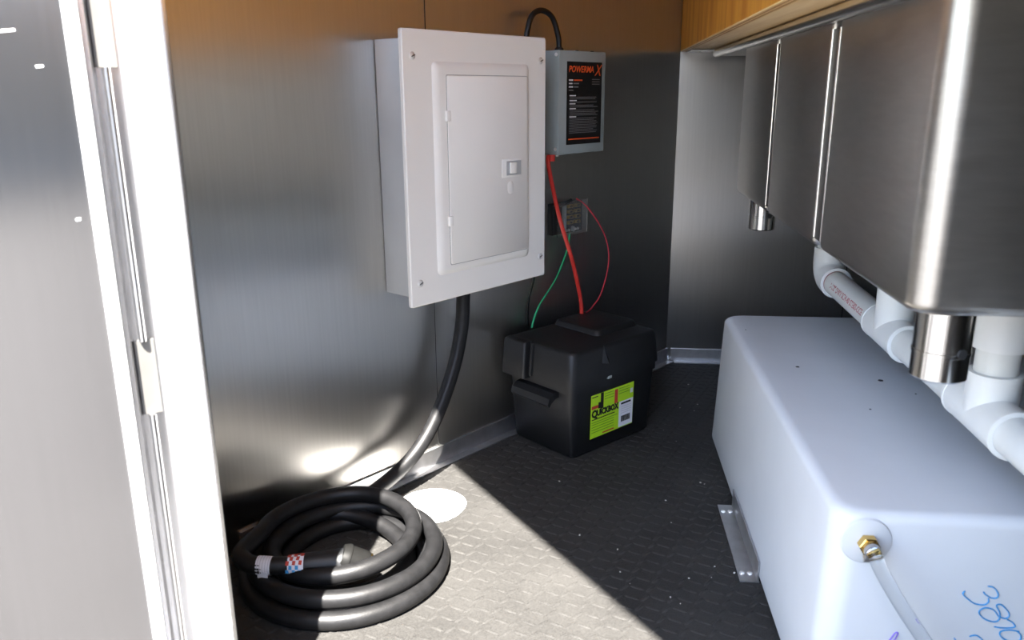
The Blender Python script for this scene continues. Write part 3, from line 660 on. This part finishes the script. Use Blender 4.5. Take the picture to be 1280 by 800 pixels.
o = MB().tube([(-0.0405, 1.8742, 0.5161), (-0.0135, 1.9019, 0.4907), (0.0258, 1.9434, 0.4236), (0.0392, 1.9494, 0.3578), (0.0233, 1.9156, 0.2854), (0.001, 1.873, 0.2575), (-0.0119, 1.8432, 0.2525)], 0.0017, 8, 8).build('red_wire', 'thin_red')
tag(o, 'thin red wire looping from fuse block to battery box', 'wire')

# ------------------------------------------------------------------ the coiled power cord
pc = thing('power_cord', V(-0.39, 1.135, 0), 'coil of thick black power cord with plug rising to the breaker panel', 'power cord')
RC_ = 0.0138
pts = [V(-0.2516, 1.5385, 0.395), V(-0.2535, 1.534, 0.3614), V(-0.257, 1.5273, 0.3005), V(-0.2714, 1.5058, 0.2233), V(-0.3000, 1.4629, 0.1369), V(-0.3330, 1.4171, 0.080), V(-0.372, 1.364, 0.048), V(-0.421, 1.300, 0.030)]
# loops: (turn angle in degrees, centre x, centre y, radius, height)
keys = [(122, -0.39, 1.135, 0.156, 0.022), (165, -0.39, 1.135, 0.156, RC_), (460, -0.39, 1.135, 0.156, RC_), (560, -0.388, 1.137, 0.127, RC_),
        (800, -0.388, 1.135, 0.127, RC_), (900, -0.392, 1.138, 0.099, RC_), (1110, -0.392, 1.138, 0.099, RC_), (1240, -0.390, 1.135, 0.142, 0.0375), (1500, -0.390, 1.135, 0.142, 0.0375),
        (1600, -0.396, 1.146, 0.113, 0.041), (1800, -0.396, 1.148, 0.114, 0.058), (1900, -0.397, 1.150, 0.118, 0.064), (2000, -0.402, 1.142, 0.128, 0.066)]
a = 130
while a <= 2000:
    for i in range(len(keys) - 1):
        if keys[i][0] <= a <= keys[i + 1][0]:
            t = (a - keys[i][0]) / (keys[i + 1][0] - keys[i][0]); t = t * t * (3 - 2 * t)
            k = [keys[i][j] * (1 - t) + keys[i + 1][j] * t for j in range(5)]
            break
    r = math.radians(a)
    wob = 0.002 * math.sin(a * 0.031)
    pts.append(V(k[1] + (k[3] + wob) * math.cos(r), k[2] + (k[3] + wob) * math.sin(r), k[4]))
    a += 15
pts += [V(-0.532, 1.062, 0.068), V(-0.519, 1.040, 0.066), V(-0.490, 1.035, 0.062), V(-0.435, 1.047, 0.060), V(-0.42, 1.05, 0.060)]
cb = MB().tube(pts, RC_, 14, 4).build('cable', 'black_rubber', pc)
e0, e1_ = V(-0.435, 1.047, 0.060), V(-0.372, 1.064, 0.058); ed = (e1_ - e0).normalized()
MB().lathe(e0, ed, [(-0.012, 0.0139), (0.0, 0.0165), (0.02, 0.0175), (0.05, 0.019), (0.068, 0.021)], 20).build('boot', 'black_plastic', pc)
hd = V(0.86, 0.22, -0.42).normalized(); hc = V(-0.373, 1.066, 0.062)
pl = MB().lathe(hc - hd * 0.006, hd, [(0, 0.012), (0.002, 0.021), (0.010, 0.0245), (0.014, 0.0245), (0.0145, 0.0232), (0.040, 0.0225), (0.044, 0.0215)], 24).build('plug_head', 'plug_plastic', pc)
MB().lathe(hc + hd * 0.038, hd, [(0, 0.0205), (0.004, 0.0205), (0.004, 0.0165), (0.001, 0.0165)], 24, cap=False).build('plug_ring', 'brass', pl)
sdv = hd.cross(Z).normalized()
MB().box(hc + hd * 0.026 + sdv * 0.021, 0.010, 0.003, 0.006, hd, sdv, hd.cross(sdv), 0.001).build('latch_clip', 'plug_plastic', pl)
cd_ = V(1, 0.05, -0.03).normalized()
tg = MB().lathe(V(-0.4955, 1.0355, 0.0625), cd_, [(0, 0.0143), (0.022, 0.0143)], 20, cap=False).build('wrap_tag', 'label_white', pc); tag(tg, 'white wrapped cable tag')
for k in range(5):
    MB().lathe(V(-0.4935 + k * 0.0042, 1.0356, 0.0625), cd_, [(0, 0.01445), (0.0012, 0.01445)], 20, cap=False).build('print', 'sticker_grey', tg)
MB().box(V(-0.484, 1.0225, 0.050), 0.009, 0.0004, 0.010, V(0.97, -0.2, 0), V(0.2, 0.97, 0), Z).build('tag_end', 'label_white', tg)
t2 = MB().lathe(V(-0.4500, 1.0418, 0.0615), V(1, 0.2, -0.02), [(0, 0.0143), (0.024, 0.0160)], 20, cap=False).build('wrap_label', 'label_white', pc); tag(t2, 'patterned warning label wrapped round the cord')
for r_ in range(8):
    for c_ in range(5):
        if (r_ + c_) % 2: continue
        an = math.radians(-12 + r_ * 26); q = V(-0.4500 + 0.0048 * c_ + 0.0024, 1.0418 + 0.2 * (0.0048 * c_ + 0.0024), 0.0615); R = 0.0147 + 0.0017 * (c_ / 5)
        n_ = V(0, -math.cos(an), math.sin(an)); MB().box(q + n_ * R, 0.0024, 0.0032, 0.0003, X, X.cross(n_), n_).build('print', 'print_red' if r_ > 1 else 'marker_blue', t2)

# ------------------------------------------------------------------ white sticker and crumbs on the floor
sc = V(-0.292, 1.352, 0)
pp = [(0.064 * math.cos(t) * (1 + 0.03 * math.sin(3 * t)), 0.066 * math.sin(t)) for t in [2 * math.pi * k / 40 for k in range(40)]]
so = thing('floor_sticker', sc, 'round white sticker on the sunlit floor behind the cord coil', 'sticker')
MB().prism(pp, sc, X, Y, Z, 0.0013, 0.0019).build('disc', 'sticker_white', so)
MB().prism([(0.024, -0.022), (0.034, -0.014), (0.026, -0.004), (0.016, -0.012)], sc, X, Y, Z, 0.0019, 0.0021).build('mark', 'hinge_grey', so)
cr = MB(); rc = random.Random(11)
for k in range(46):
    x = rc.uniform(-0.25, 0.27); y = rc.uniform(0.95, 2.1)
    p = V(x, y, 0.0013)
    if p.dot(DN) < 0.70 or (p - A0).dot(AN) < 0.05 or ((p - CB).dot(B1) ** 2 < 0.012 and (p - CB).dot(B2) ** 2 < 0.025): continue
    s_ = rc.uniform(0.0007, 0.0019); cr.box(p + Z * s_ * 0.4, s_, s_ * 0.7, s_ * 0.4, V(math.cos(k), math.sin(k), 0), V(-math.sin(k), math.cos(k), 0), Z, s_ * 0.2, 1)
o = cr.build('crumbs', 'crumb_pale'); tag(o, 'tiny pale crumbs of debris scattered on the dark floor', 'debris', kind='stuff')
